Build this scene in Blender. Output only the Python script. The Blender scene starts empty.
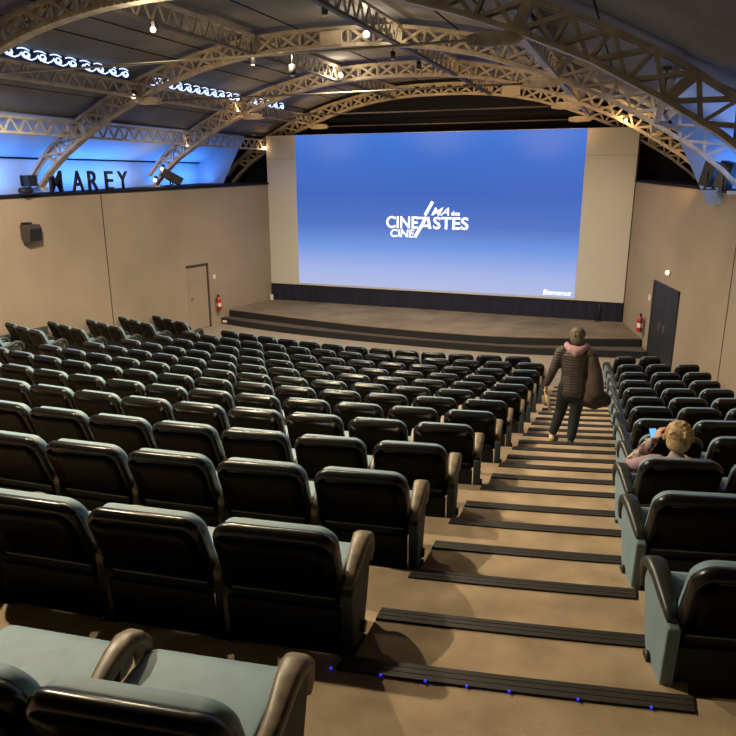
import bpy, math, random
from mathutils import Vector, Matrix
random.seed(7)
R = math.radians
C = bpy.context.scene.collection
scene = bpy.context.scene

# ------------------------------------------------------------------ camera, world, exposure
F_PX, YAW, PITCH, ROLL = 695.0, 0.362, 0.2695, -0.002
CAM = Vector((6.15665, 0.0, 4.727))
def cam_axes():
    f = Vector((-math.sin(YAW) * math.cos(PITCH), math.cos(YAW) * math.cos(PITCH), -math.sin(PITCH)))
    r = Vector((math.cos(YAW), math.sin(YAW), 0)); u = r.cross(f)
    c, s = math.cos(ROLL), math.sin(ROLL)
    return (r * c + u * s), (u * c - r * s), f
CR, CU, CF = cam_axes()
cam_data = bpy.data.cameras.new('camera'); cam = bpy.data.objects.new('camera', cam_data); C.objects.link(cam)
cam_data.sensor_width = 36.0; cam_data.lens = F_PX / 736.0 * 36.0
cam_data.clip_start = 0.05; cam_data.clip_end = 200
cam.matrix_world = Matrix(((CR.x, CU.x, -CF.x, CAM.x), (CR.y, CU.y, -CF.y, CAM.y), (CR.z, CU.z, -CF.z, CAM.z), (0, 0, 0, 1)))
scene.camera = cam
scene.view_settings.view_transform = 'Standard'; scene.view_settings.look = 'None'
scene.view_settings.exposure = 0.0; scene.view_settings.gamma = 1.0
scene.view_settings.use_curve_mapping = False
world = bpy.data.worlds.new('world'); scene.world = world; world.use_nodes = True
world.node_tree.nodes['Background'].inputs[0].default_value = (0.03, 0.032, 0.04, 1)
world.node_tree.nodes['Background'].inputs[1].default_value = 0.5

def to_px(p):
    d = Vector(p) - CAM; z = d.dot(CF)
    if z < 0.05: return None
    return 368 + F_PX * d.dot(CR) / z, 368 - F_PX * d.dot(CU) / z
def in_frame(points, m=4):
    q = [to_px(p) for p in points]; q = [a for a in q if a]
    if not q: return False
    xs = [a[0] for a in q]; ys = [a[1] for a in q]
    return max(xs) > -m and min(xs) < 736 + m and max(ys) > -m and min(ys) < 736 + m

# lights (warm house spots down the middle, blue cove light, rib lamps and their added fill come further down)
def light(kind, name, loc, power, color, **kw):
    d = bpy.data.lights.new(name, kind); d.energy = power; d.color = color
    for k, v in kw.items(): setattr(d, k, v)
    o = bpy.data.objects.new(name, d); C.objects.link(o); o.location = loc
    return o
def aim(o, target):
    o.rotation_euler = (Vector(target) - o.location).to_track_quat('-Z', 'Y').to_euler()
WARM = (1.0, 0.80, 0.52)
HOUSE = [((0.5, 3.9, 6.95), 1400), ((0.7, 7.3, 6.95), 1450), ((0.6, 10.6, 6.95), 1300), ((0.6, 13.4, 6.9), 800), ((0.4, 16.4, 6.9), 560)]
for loc, pw in HOUSE:
    o = light('SPOT', 'house_light', loc, pw, WARM, spot_size=R(150), spot_blend=0.6, shadow_soft_size=0.07)
    aim(o, (loc[0] + 0.3, loc[1], 0))
for loc, tgt, pw in [((-4.0, 9.5, 6.0), (-7.6, 12.0, 2.2), 1500), ((-3.6, 15.0, 6.3), (-6.8, 18.0, 1.4), 420), ((4.4, 11.5, 6.2), (8.0, 14.0, 1.8), 460), ((3.6, 16.0, 6.3), (6.9, 18.8, 1.4), 260),
                     ((-2.8, 17.0, 6.3), (-4.0, 21.5, 0.6), 700), ((3.0, 17.0, 6.3), (4.2, 21.5, 0.6), 700), ((0, 17.0, 6.3), (0, 20.5, 0.2), 500)]:
    o = light('SPOT', 'wall_light', loc, pw, (1.0, 0.80, 0.56), spot_size=R(105), spot_blend=1.0, shadow_soft_size=0.15); aim(o, tgt)
BLUE = (0.10, 0.34, 1.0)
for x, y0, y1, s, pw in ((-7.72, 7.5, 13.2, 1, 100), (-7.72, 14.2, 17.6, 1, 60), (-7.72, 18.6, 21.2, 1, 42), (7.80, 10.6, 13.3, -1, 55), (7.80, 14.1, 15.7, -1, 28)):
    o = light('AREA', 'cove_light', (x, (y0 + y1) / 2, 4.50), pw, BLUE, shape='RECTANGLE', size=0.08, size_y=y1 - y0)
    o.rotation_euler = (0, math.atan2(0.55 * s, -1.0), 0)

# ------------------------------------------------------------------ materials
def mat(name, color, rough=0.6, metal=0.0, var=0.0, scale=8.0, bump=0.0, bscale=60.0, emit=None, estr=0.0, spec=0.5, coat=0.0, color2=None):
    m = bpy.data.materials.new(name); m.use_nodes = True
    nt = m.node_tree; b = nt.nodes['Principled BSDF']
    b.inputs['Base Color'].default_value = (*color, 1); b.inputs['Roughness'].default_value = rough
    b.inputs['Metallic'].default_value = metal; b.inputs['Specular IOR Level'].default_value = spec
    b.inputs['Coat Weight'].default_value = coat
    if emit: b.inputs['Emission Color'].default_value = (*emit, 1); b.inputs['Emission Strength'].default_value = estr
    tc = nt.nodes.new('ShaderNodeTexCoord')
    if var > 0:
        n = nt.nodes.new('ShaderNodeTexNoise'); n.inputs['Scale'].default_value = scale; n.inputs['Detail'].default_value = 6
        nt.links.new(tc.outputs['Object'], n.inputs['Vector'])
        r = nt.nodes.new('ShaderNodeValToRGB')
        c2 = color2 or tuple(c * (1 - var) for c in color)
        r.color_ramp.elements[0].position = 0.3; r.color_ramp.elements[1].position = 0.7
        r.color_ramp.elements[0].color = (*c2, 1); r.color_ramp.elements[1].color = (*[min(1, c * (1 + var * .4)) for c in color], 1)
        nt.links.new(n.outputs['Fac'], r.inputs['Fac']); nt.links.new(r.outputs['Color'], b.inputs['Base Color'])
    if bump > 0:
        n2 = nt.nodes.new('ShaderNodeTexNoise'); n2.inputs['Scale'].default_value = bscale; n2.inputs['Detail'].default_value = 3
        nt.links.new(tc.outputs['Object'], n2.inputs['Vector'])
        bp = nt.nodes.new('ShaderNodeBump'); bp.inputs['Strength'].default_value = bump; bp.inputs['Distance'].default_value = 0.01
        nt.links.new(n2.outputs['Fac'], bp.inputs['Height']); nt.links.new(bp.outputs['Normal'], b.inputs['Normal'])
    return m
M = {}
M['carpet'] = mat('tan_carpet', (0.40, 0.31, 0.21), 0.95, var=0.28, scale=3.5, bump=0.5, bscale=180, spec=0.1)
M['nosing'] = mat('ribbed_rubber', (0.020, 0.018, 0.016), 0.6, var=0.3, scale=30)
M['wall'] = mat('taupe_wall_fabric', (0.345, 0.283, 0.215), 0.92, var=0.10, scale=0.9, bump=0.25, bscale=120, spec=0.15)
M['wall_dark'] = mat('black_cloth', (0.012, 0.013, 0.020), 0.95, spec=0.1)
M['navy'] = mat('dark_navy_cloth', (0.010, 0.013, 0.035), 0.9, var=0.3, scale=2)
M['ceil'] = mat('charcoal_ceiling', (0.165, 0.170, 0.19), 0.85, var=0.25, scale=1.4, spec=0.2)
M['cove'] = mat('pale_cove_plaster', (0.34, 0.44, 0.58), 0.8, var=0.08, scale=1.5)
M['iron'] = mat('painted_iron', (0.42, 0.37, 0.30), 0.5, var=0.35, scale=5.0, spec=0.4)
M['iron_dark'] = mat('dark_painted_iron', (0.10, 0.09, 0.085), 0.6, var=0.3, scale=6.0)
M['rod'] = mat('cream_painted_rod', (0.40, 0.36, 0.28), 0.5)
M['shell'] = mat('black_seat_shell', (0.0030, 0.0030, 0.0030), 0.4, bump=0.02, bscale=250, spec=0.10)
M['rim'] = mat('satin_dark_rim', (0.010, 0.010, 0.010), 0.27, bump=0.02, bscale=200, spec=0.5)
M['teal'] = mat('pale_teal_upholstery', (0.17, 0.27, 0.33), 0.62, var=0.12, scale=10, bump=0.08, bscale=30)
M['teal_panel'] = mat('blue_grey_side_panel', (0.17, 0.255, 0.32), 0.7, var=0.15, scale=6)
M['panel_shaded'] = mat('shaded_side_panel', (0.050, 0.066, 0.082), 0.7, var=0.15, scale=6)  # blue-grey panel's shaded copy: shade on centre-block aisle ends put into the colour
M['arm'] = mat('worn_brown_armrest', (0.20, 0.155, 0.10), 0.42, var=0.55, scale=14, color2=(0.085, 0.07, 0.052))
M['arm_dark'] = mat('dark_green_armrest', (0.030, 0.036, 0.036), 0.38, var=0.3, scale=14)
M['pedestal'] = mat('dark_seat_pedestal', (0.016, 0.018, 0.022), 0.6)
M['black'] = mat('black_metal', (0.012, 0.012, 0.013), 0.5)
M['steel'] = mat('steel', (0.5, 0.5, 0.5), 0.3, metal=1)
M['speaker'] = mat('dark_grey_speaker', (0.055, 0.045, 0.042), 0.6)
M['stage_top'] = mat('stage_carpet', (0.20, 0.165, 0.125), 0.95, var=0.35, scale=1.2, bump=0.3, bscale=100, spec=0.1)
M['stage_side'] = mat('stage_black_front', (0.012, 0.012, 0.016), 0.8)
M['screen'] = mat('screen_cloth', (0.60, 0.575, 0.53), 0.9, spec=0.1)
M['seam'] = mat('screen_seam', (0.42, 0.39, 0.33), 0.9)
M['red'] = mat('red_enamel', (0.50, 0.015, 0.012), 0.3, coat=0.5)
M['white'] = mat('white_plastic', (0.75, 0.73, 0.68), 0.5)
M['door_dark'] = mat('dark_door', (0.018, 0.019, 0.024), 0.6, var=0.2, scale=3)
M['door_trim'] = mat('dark_trim', (0.05, 0.035, 0.028), 0.7)
M['letter'] = mat('navy_letters', (0.008, 0.010, 0.030), 0.6)
M['scroll'] = mat('lit_scroll', (0.7, 0.8, 1.0), 0.5, emit=(0.55, 0.72, 1.0), estr=1.7)
M['scroll_back'] = mat('scroll_backing', (0.02, 0.025, 0.10), 0.7)
M['bulb'] = mat('warm_bulb', (1, .9, .7), 0.4, emit=(1.0, 0.88, 0.68), estr=9.0)
M['bulb_pink'] = mat('pinkish_bulb', (1, .9, .8), 0.4, emit=(1.0, 0.78, 0.66), estr=5.0)
M['led'] = mat('blue_led', (0.05, .05, 1), 0.4, emit=(0.04, 0.04, 1.0), estr=1.0)
M['text'] = mat('projected_white', (1, 1, 1), 0.9, emit=(1, 1, 1), estr=0.95)
M['phone_screen'] = mat('phone_screen_glow', (0.1, .3, .6), 0.3, emit=(0.12, 0.42, 0.95), estr=1.2)
M['skin'] = mat('skin', (0.52, 0.31, 0.21), 0.55, var=0.1, scale=20)
M['jacket'] = mat('brown_quilted_jacket', (0.060, 0.045, 0.042), 0.6, var=0.35, scale=12)
M['hood'] = mat('pink_hood', (0.42, 0.24, 0.28), 0.85, bump=0.2, bscale=40)
M['trousers'] = mat('dark_teal_trousers', (0.012, 0.020, 0.026), 0.8)
M['hair_grey'] = mat('greying_brown_hair', (0.15, 0.11, 0.075), 0.7, var=0.4, scale=25, bump=0.4, bscale=90)
M['hair_blond'] = mat('blond_hair', (0.50, 0.35, 0.18), 0.65, var=0.5, scale=22, bump=0.6, bscale=70)
M['shoe'] = mat('pale_shoe', (0.50, 0.40, 0.26), 0.6)
M['shoe_dark'] = mat('dark_shoe', (0.02, 0.02, 0.02), 0.5)
M['bag'] = mat('black_bag', (0.010, 0.010, 0.014), 0.5)
M['coat'] = mat('grey_brown_coat', (0.085, 0.062, 0.055), 0.85, var=0.3, scale=14)
M['paper'] = mat('cream_paper', (0.62, 0.47, 0.30), 0.8)
M['lilac'] = mat('lilac_cloth', (0.34, 0.23, 0.29), 0.85, var=0.3, scale=10)

# quilting on the woman's jacket
nt = M['jacket'].node_tree; b = nt.nodes['Principled BSDF']
tc = nt.nodes.new('ShaderNodeTexCoord'); wv = nt.nodes.new('ShaderNodeTexWave'); wv.bands_direction = 'Z'
wv.inputs['Scale'].default_value = 8.5; wv.inputs['Distortion'].default_value = 1.2
bp = nt.nodes.new('ShaderNodeBump'); bp.inputs['Strength'].default_value = 0.4; bp.inputs['Distance'].default_value = 0.012
nt.links.new(tc.outputs['Object'], wv.inputs['Vector']); nt.links.new(wv.outputs['Fac'], bp.inputs['Height']); nt.links.new(bp.outputs['Normal'], b.inputs['Normal'])
# plaid sleeve
m = bpy.data.materials.new('plaid_sleeve'); m.use_nodes = True; M['plaid'] = m
nt = m.node_tree; b = nt.nodes['Principled BSDF']; b.inputs['Roughness'].default_value = 0.85
tc = nt.nodes.new('ShaderNodeTexCoord'); ck = nt.nodes.new('ShaderNodeTexChecker'); ck.inputs['Scale'].default_value = 22
ck.inputs['Color1'].default_value = (0.45, 0.36, 0.32, 1); ck.inputs['Color2'].default_value = (0.13, 0.08, 0.11, 1)
nt.links.new(tc.outputs['Object'], ck.inputs['Vector']); nt.links.new(ck.outputs['Color'], b.inputs['Base Color'])
# projected picture: the film's own blue title card
m = bpy.data.materials.new('title_card_image'); m.use_nodes = True; M['image'] = m
nt = m.node_tree; b = nt.nodes['Principled BSDF']; b.inputs['Base Color'].default_value = (0.03, 0.03, 0.03, 1); b.inputs['Roughness'].default_value = 0.95
b.inputs['Specular IOR Level'].default_value = 0.0
tc = nt.nodes.new('ShaderNodeTexCoord'); sp = nt.nodes.new('ShaderNodeSeparateXYZ'); rp = nt.nodes.new('ShaderNodeValToRGB')
nt.links.new(tc.outputs['Generated'], sp.inputs['Vector']); nt.links.new(sp.outputs['Z'], rp.inputs['Fac'])
e = rp.color_ramp.elements
e[0].position = 0.0; e[0].color = (0.47, 0.54, 0.84, 1)
e[1].position = 1.0; e[1].color = (0.055, 0.20, 0.72, 1)
for pos, col in ((0.12, (0.38, 0.48, 0.86, 1)), (0.28, (0.16, 0.32, 0.80, 1)), (0.42, (0.075, 0.18, 0.60, 1)), (0.62, (0.045, 0.14, 0.55, 1)), (0.85, (0.05, 0.17, 0.64, 1))):
    el = e.new(pos); el.color = col
nt.links.new(rp.outputs['Color'], b.inputs['Emission Color']); b.inputs['Emission Strength'].default_value = 0.92
# ceiling board joints
nt = M['ceil'].node_tree; b = nt.nodes['Principled BSDF']

# ------------------------------------------------------------------ mesh builder
class MB:
    def __init__(s): s.v = []; s.f = []; s.sm = []
    def face(s, pts, smooth=False):
        n = len(s.v); s.v += [tuple(p) for p in pts]; s.f.append(tuple(range(n, n + len(pts)))); s.sm.append(smooth)
    def box(s, x0, x1, y0, y1, z0, z1):
        n = len(s.v); s.v += [(x, y, z) for x in (x0, x1) for y in (y0, y1) for z in (z0, z1)]
        for q in ((0, 1, 3, 2), (4, 6, 7, 5), (0, 4, 5, 1), (2, 3, 7, 6), (0, 2, 6, 4), (1, 5, 7, 3)):
            s.f.append(tuple(n + i for i in q)); s.sm.append(False)
        return s
    def bar(s, p, q, w, t, up=(0, 1, 0)):          # rectangular bar: t along «up», w across
        p, q = Vector(p), Vector(q); d = (q - p).normalized(); u = Vector(up); u = (u - d * u.dot(d)).normalized(); a = d.cross(u)
        n = len(s.v)
        for e_ in (p, q):
            for i, j in ((-1, -1), (1, -1), (1, 1), (-1, 1)): s.v.append(tuple(e_ + a * (w / 2 * i) + u * (t / 2 * j)))
        for q_ in ((0, 3, 2, 1), (4, 5, 6, 7), (0, 1, 5, 4), (1, 2, 6, 5), (2, 3, 7, 6), (3, 0, 4, 7)):
            s.f.append(tuple(n + i for i in q_)); s.sm.append(False)
        return s
    def rings(s, rings, smooth=True, cap=True, closed=True):
        n = len(s.v); k = len(rings[0])
        for r in rings: s.v += [tuple(p) for p in r]
        for i in range(len(rings) - 1):
            for j in range(k if closed else k - 1):
                a, b2 = n + i * k + j, n + i * k + (j + 1) % k
                s.f.append((a, b2, b2 + k, a + k)); s.sm.append(smooth)
        if cap:
            s.f.append(tuple(n + j for j in reversed(range(k)))); s.sm.append(False)
            s.f.append(tuple(n + (len(rings) - 1) * k + j for j in range(k))); s.sm.append(False)
        return s
    def tube(s, pts, r, seg=8, radii=None, flat=1.0, smooth=True):
        pts = [Vector(p) for p in pts]; rings = []; prev = None
        for i, p in enumerate(pts):
            d = (pts[min(i + 1, len(pts) - 1)] - pts[max(i - 1, 0)]).normalized()
            if prev is None: prev = Vector((0, 0, 1)) if abs(d.z) < .9 else Vector((1, 0, 0))
            u = (prev - d * prev.dot(d)).normalized(); w = d.cross(u); prev = u
            rr = radii[i] if radii else r
            rings.append([p + u * (rr * math.cos(2 * math.pi * j / seg)) + w * (rr * flat * math.sin(2 * math.pi * j / seg)) for j in range(seg)])
        return s.rings(rings, smooth)
    def blob(s, chain, side=(1, 0, 0), seg=14):     # chain: (x, y, z, a, b) elliptical loft with rounded ends
        P = [Vector(c[:3]) for c in chain]; A = [c[3] for c in chain]; B = [c[4] if len(c) > 4 else c[3] for c in chain]
        side = Vector(side); rings = []
        def ring(c, d, a, b2):
            u = side - d * side.dot(d)
            if u.length < 1e-3: u = Vector((0, 1, 0)) - d * d.y
            u.normalize(); w = d.cross(u)
            rings.append([c + u * (a * math.cos(2 * math.pi * j / seg)) + w * (b2 * math.sin(2 * math.pi * j / seg)) for j in range(seg)])
        d0 = (P[1] - P[0]).normalized(); r0 = min(A[0], B[0])
        for t in (80, 55, 28): ring(P[0] - d0 * (r0 * math.sin(R(t))), d0, A[0] * math.cos(R(t)), B[0] * math.cos(R(t)))
        for i in range(len(P)):
            d = (P[min(i + 1, len(P) - 1)] - P[max(i - 1, 0)]).normalized(); ring(P[i], d, A[i], B[i])
        d1 = (P[-1] - P[-2]).normalized(); r1 = min(A[-1], B[-1])
        for t in (28, 55, 80): ring(P[-1] + d1 * (r1 * math.sin(R(t))), d1, A[-1] * math.cos(R(t)), B[-1] * math.cos(R(t)))
        return s.rings(rings)
    def ball(s, c, a, b2=None, c2=None, seg=16, rn=10):
        b2 = b2 or a; c2 = c2 or a; rings = []
        for i in range(1, rn):
            t = math.pi * i / rn
            rings.append([(c[0] + a * math.sin(t) * math.cos(2 * math.pi * j / seg), c[1] + b2 * math.sin(t) * math.sin(2 * math.pi * j / seg), c[2] - c2 * math.cos(t)) for j in range(seg)])
        return s.rings(rings)
    def prism(s, poly, x0, x1, axis='x'):           # poly in the plane across «axis»
        def P(u, v, w): return {'x': (w, u, v), 'y': (u, w, v), 'z': (u, v, w)}[axis]
        n = len(s.v); k = len(poly)
        s.v += [P(u, v, x0) for u, v in poly] + [P(u, v, x1) for u, v in poly]
        for j in range(k): s.f.append((n + j, n + (j + 1) % k, n + k + (j + 1) % k, n + k + j)); s.sm.append(False)
        s.f.append(tuple(n + j for j in reversed(range(k)))); s.f.append(tuple(n + k + j for j in range(k))); s.sm += [False, False]
        return s
    def build(s, name, material, parent=None, bevel=0.0, local=False):
        me = bpy.data.meshes.new(name)
        off = Vector((0, 0, 0))
        if parent is not None and not local:
            off = parent.location.copy()
            if parent.parent: off += parent.parent.location
        me.from_pydata([tuple(Vector(p) - off) for p in s.v], [], s.f)
        me.polygons.foreach_set('use_smooth', s.sm)
        me.materials.append(material); me.update()
        import bmesh
        bm = bmesh.new(); bm.from_mesh(me); bmesh.ops.recalc_face_normals(bm, faces=bm.faces); bm.to_mesh(me); bm.free()
        o = bpy.data.objects.new(name, me); C.objects.link(o)
        if parent is not None: o.parent = parent
        if bevel:
            md = o.modifiers.new('bevel', 'BEVEL'); md.width = bevel; md.segments = 2; md.limit_method = 'ANGLE'
        return o
def tag(o, label=None, cat=None, group=None, kind=None):
    if label: o['label'] = label
    if cat: o['category'] = cat
    if group: o['group'] = group
    if kind: o['kind'] = kind
    return o
def thing(name, label, cat, loc=(0, 0, 0), group=None, rz=0):
    o = bpy.data.objects.new(name, None); C.objects.link(o); o.location = loc; o.rotation_euler.z = rz; o.empty_display_size = 0.1
    return tag(o, label, cat, group)
def struct(o): o['kind'] = 'structure'; return o
def copy_tree(o, parent=None):
    c = o.copy(); C.objects.link(c); c.parent = parent
    for ch in list(o.children): copy_tree(ch, c)
    return c

# ------------------------------------------------------------------ seating plan
PK = {-3: 2.99, -2: 2.80, -1: 2.62, 0: 2.43, 1: 2.24, 2: 2.05, 3: 1.82, 4: 1.58, 5: 1.34, 6: 1.11, 7: .88, 8: .67, 9: .47, 10: .30, 11: .15, 12: 0.0}
YA = {0: 1.33, 1: 2.77, 2: 3.94, 3: 5.08}
for k in range(4, 13): YA[k] = 2.79 + 1.16 * (k - 1)
YA[-1] = 0.22; YA[-2] = -0.94
CC = (0.3, 32.0)
def rad(k): return math.hypot(CC[1] - YA[k], 4.3)
def arc_y(rr, x): return CC[1] - math.sqrt(rr * rr - (x - CC[0]) ** 2)
def row_y(k, x): return arc_y(rad(k), x)
def edge_y(j, x):                                    # front edge of platform j
    if j == -3: return -2.6
    return arc_y(rad(j + 1) + 0.13, x)

# ------------------------------------------------------------------ the hall
NX = 26
XS = [-8.8 + 17.6 * i / NX for i in range(NX + 1)]
fl = MB()
rows = []
for k in range(-2, 12):
    lo = [(x, (edge_y(k - 1, x) if k > -2 else -3.2)) for x in XS]; hi = [(x, edge_y(k, x)) for x in XS]
    z = PK[k]
    for i in range(NX):
        fl.face([(lo[i][0], lo[i][1], z), (lo[i + 1][0], lo[i + 1][1], z), (hi[i + 1][0], hi[i + 1][1], z), (hi[i][0], hi[i][1], z)])
        zn = PK[k + 1]
        fl.face([(hi[i][0], hi[i][1], z), (hi[i + 1][0], hi[i + 1][1], z), (hi[i + 1][0], hi[i + 1][1], zn), (hi[i][0], hi[i][1], zn)])
struct(fl.build('floor', M['carpet']))
fl = MB()
for i in range(NX):
    a, b2 = XS[i], XS[i + 1]
    fl.face([(a, edge_y(11, a), 0), (b2, edge_y(11, b2), 0), (b2, 24.0, 0), (a, 24.0, 0)])
struct(fl.build('floor', mat('front_floor_taupe', (0.27, 0.235, 0.195), 0.85, var=.15, scale=2)))

LW = [(-5.97, 23.4), (-5.97, 22.35), (-6.0, 22.23), (-7.19, 15.25), (-7.72, 12.0), (-8.05, 8.0), (-8.05, -3.2)]
RW = [(6.04, 23.4), (6.04, 22.35), (6.05, 22.23), (7.98, 14.95), (8.38, 12.6), (8.45, 9.0), (8.45, -3.2)]
def top_z(y): return 4.22 + (min(max(y, 12), 22.3) - 12) * 0.0223
def wall_poly(pts, sgn, zf=top_z):
    m_ = MB(); t = 0.12 * sgn
    for (xa, ya), (xb, yb) in zip(pts[:-1], pts[1:]):
        za, zb = zf(ya), zf(yb)
        m_.face([(xa, ya, -.3), (xb, yb, -.3), (xb, yb, zb), (xa, ya, za)])
        m_.face([(xa + t, ya, -.3), (xb + t, yb, -.3), (xb + t, yb, zb), (xa + t, ya, za)])
        m_.face([(xa, ya, za), (xb, yb, zb), (xb + t, yb, zb), (xa + t, ya, za)])
    return m_
struct(wall_poly(LW[1:], -1).build('wall_left', M['wall']))
RTOP = lambda y: top_z(y) + 0.10
struct(wall_poly(RW[1:], 1, RTOP).build('wall_right', M['wall']))
def wx(pts, y):
    for (xa, ya), (xb, yb) in zip(pts[:-1], pts[1:]):
        if yb <= y <= ya: return xa + (xb - xa) * (ya - y) / max(ya - yb, 1e-6)
    return pts[-1][0]
# ledge on top of the walls, carrying cove, letters and speakers
for nm, pts, s, zf in (('trim_1', LW, -1, top_z), ('trim_2', RW, 1, RTOP)):
    m_ = MB()
    ys = [23.3, 22.3, 19, 15.25, 12, 8, 2, -3.2]
    for ya, yb in zip(ys[:-1], ys[1:]):
        a0, b0 = (wx(pts, ya) - 0.05 * s), (wx(pts, yb) - 0.05 * s); za, zb = zf(ya) + .005, zf(yb) + .005
        A = [(a0, ya, za), (b0, yb, zb), (s * 8.55, yb, zb), (s * 8.55, ya, za)]
        m_.face(A); m_.face([(p[0], p[1], p[2] + 0.06) for p in A]); m_.face([A[0], A[1], (A[1][0], A[1][1], A[1][2] + .06), (A[0][0], A[0][1], A[0][2] + .06)])
    struct(m_.build(nm, M['wall_dark']))
# panel joints and dado
def seam(nm, pts, y, z0, z1, s, w=0.018):
    x = wx(pts, y); m_ = MB(); m_.box(x - .012, x + .012, y - w / 2, y + w / 2, z0, z1); return struct(m_.build(nm, M['door_trim']))
seam('trim_3', LW, 15.25, 0.1, 4.27, 1); seam('trim_4', RW, 14.95, 0.1, 4.37, -1)
m_ = MB()
for ya, yb, z0, z1 in ((13.2, 9.0, 0.45, 1.10),):
    xa, xb = wx(LW, ya), wx(LW, yb)
    m_.prism([(xa, ya), (xb, yb), (xb + .13, yb), (xa + .05, ya)], z0 - 1.2, z1, 'z')
struct(m_.build('baseboard_left', mat('blue_grey_plinth', (0.055, 0.075, 0.080), 0.8)))
m_ = MB(); xa, xb = wx(RW, 14.6), wx(RW, 9.5)
m_.prism([(xa, 14.6), (xb, 9.5), (xb - .1, 9.5), (xa - .04, 14.6)], -.2, 0.62, 'z'); struct(m_.build('baseboard_right', M['door_dark']))
bw = MB(); bw.box(-9, 9, 23.35, 23.5, -.3, 8.2); struct(bw.build('wall_back', M['wall_dark']))
rw_ = MB(); rw_.box(-9, 9, -3.35, -3.2, -.3, 8.2); struct(rw_.build('wall_rear', M['wall_dark']))

# the vault and the coves
UP = [(0, 7.52), (0.8, 7.51), (1.55, 7.47), (2.3, 7.36), (2.9, 7.24), (3.7, 7.06), (4.45, 6.84), (5.4, 6.46), (6.3, 6.03), (7.0, 5.58), (7.5, 5.2), (7.95, 4.75)]
LO = [(0, 7.18), (0.8, 7.17), (1.55, 7.12), (2.3, 7.02), (3.0, 6.88), (3.75, 6.66), (4.5, 6.40), (5.4, 6.02), (6.2, 5.58), (6.86, 5.18), (7.36, 4.80), (7.75, 4.42)]
XO = 0.08
def prof(T, x):
    x = abs(x)
    for (a, za), (b2, zb) in zip(T[:-1], T[1:]):
        if a <= x <= b2: return za + (zb - za) * (x - a) / (b2 - a)
    return T[-1][1]
vp = [(-6.45, 6.06)] + [(-a, z + .14) for a, z in reversed(UP[1:8])] + [(a, z + .14) for a, z in UP[:8]] + [(6.45, 6.06)]
ce = MB()
for (xa, za), (xb, zb) in zip(vp[:-1], vp[1:]):
    for ya, yb in ((-3.3, 23.45),):
        A = [(xa + XO, ya, za), (xb + XO, ya, zb), (xb + XO, yb, zb), (xa + XO, yb, za)]
        ce.face(A, True); ce.face([(p[0], p[1], p[2] + .12) for p in A], True)
struct(ce.build('ceiling', M['ceil']))
for s, yend, ys0 in ((-1, 21.4, -3.3), (1, 15.9, 10.2)):
    cv = MB()
    P = [(s * 6.42 + XO, 6.02), (s * 8.22, 5.17), (s * 8.22, 4.15)]
    for (xa, za), (xb, zb) in zip(P[:-1], P[1:]):
        cv.face([(xa, ys0, za), (xb, ys0, zb), (xb, yend, zb), (xa, yend, za)])
        cv.face([(xa + s * .1, ys0, za + .06), (xb + s * .1, ys0, zb), (xb + s * .1, yend, zb), (xa + s * .1, yend, za + .06)])
    cv.face([(P[0][0], yend, P[0][1]), (P[1][0], yend, P[1][1]), (P[2][0], yend, P[2][1]), (P[2][0] - s * .75, yend + .0, P[2][1])])
    struct(cv.build('trim_5' if s < 0 else 'trim_6', M['cove']))
    m_ = MB(); m_.box(*sorted((s * 8.16, s * 8.24)), ys0, yend, 5.15, 5.19); struct(m_.build('trim_7' if s < 0 else 'trim_8', M['wall_dark']))
    dk = MB(); P = [(s * 6.42 + XO, 6.04), (s * 8.3, 5.2), (s * 8.3, 4.2)]
    for (xa, za), (xb, zb) in zip(P[:-1], P[1:]): dk.face([(xa, yend + .01, za), (xb, yend + .01, zb), (xb, 23.4, zb), (xa, 23.4, za)])
    struct(dk.build('trim_9' if s < 0 else 'trim_10', M['wall_dark']))
dk = MB()
dk.face([(6.50, -3.3, 6.05), (8.3, -3.3, 5.2), (8.3, 10.19, 5.2), (6.50, 10.19, 6.05)]); dk.face([(8.3, -3.3, 5.2), (8.3, -3.3, 4.2), (8.3, 10.19, 4.2), (8.3, 10.19, 5.2)])
struct(dk.build('trim_12', M['ceil']))
# ceiling board joints, thin dark battens across the vault
jn = MB()
for x in (-5.6, -3.6, -2.9, -0.7, 0.75, 2.6, 3.6, 5.5):
    z = prof(UP, x - XO) + .13
    jn.bar((x, -3, z), (x, 23.3, z), .02, .012, (0, 0, 1))
struct(jn.build('trim_11', M['wall_dark']))

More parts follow.
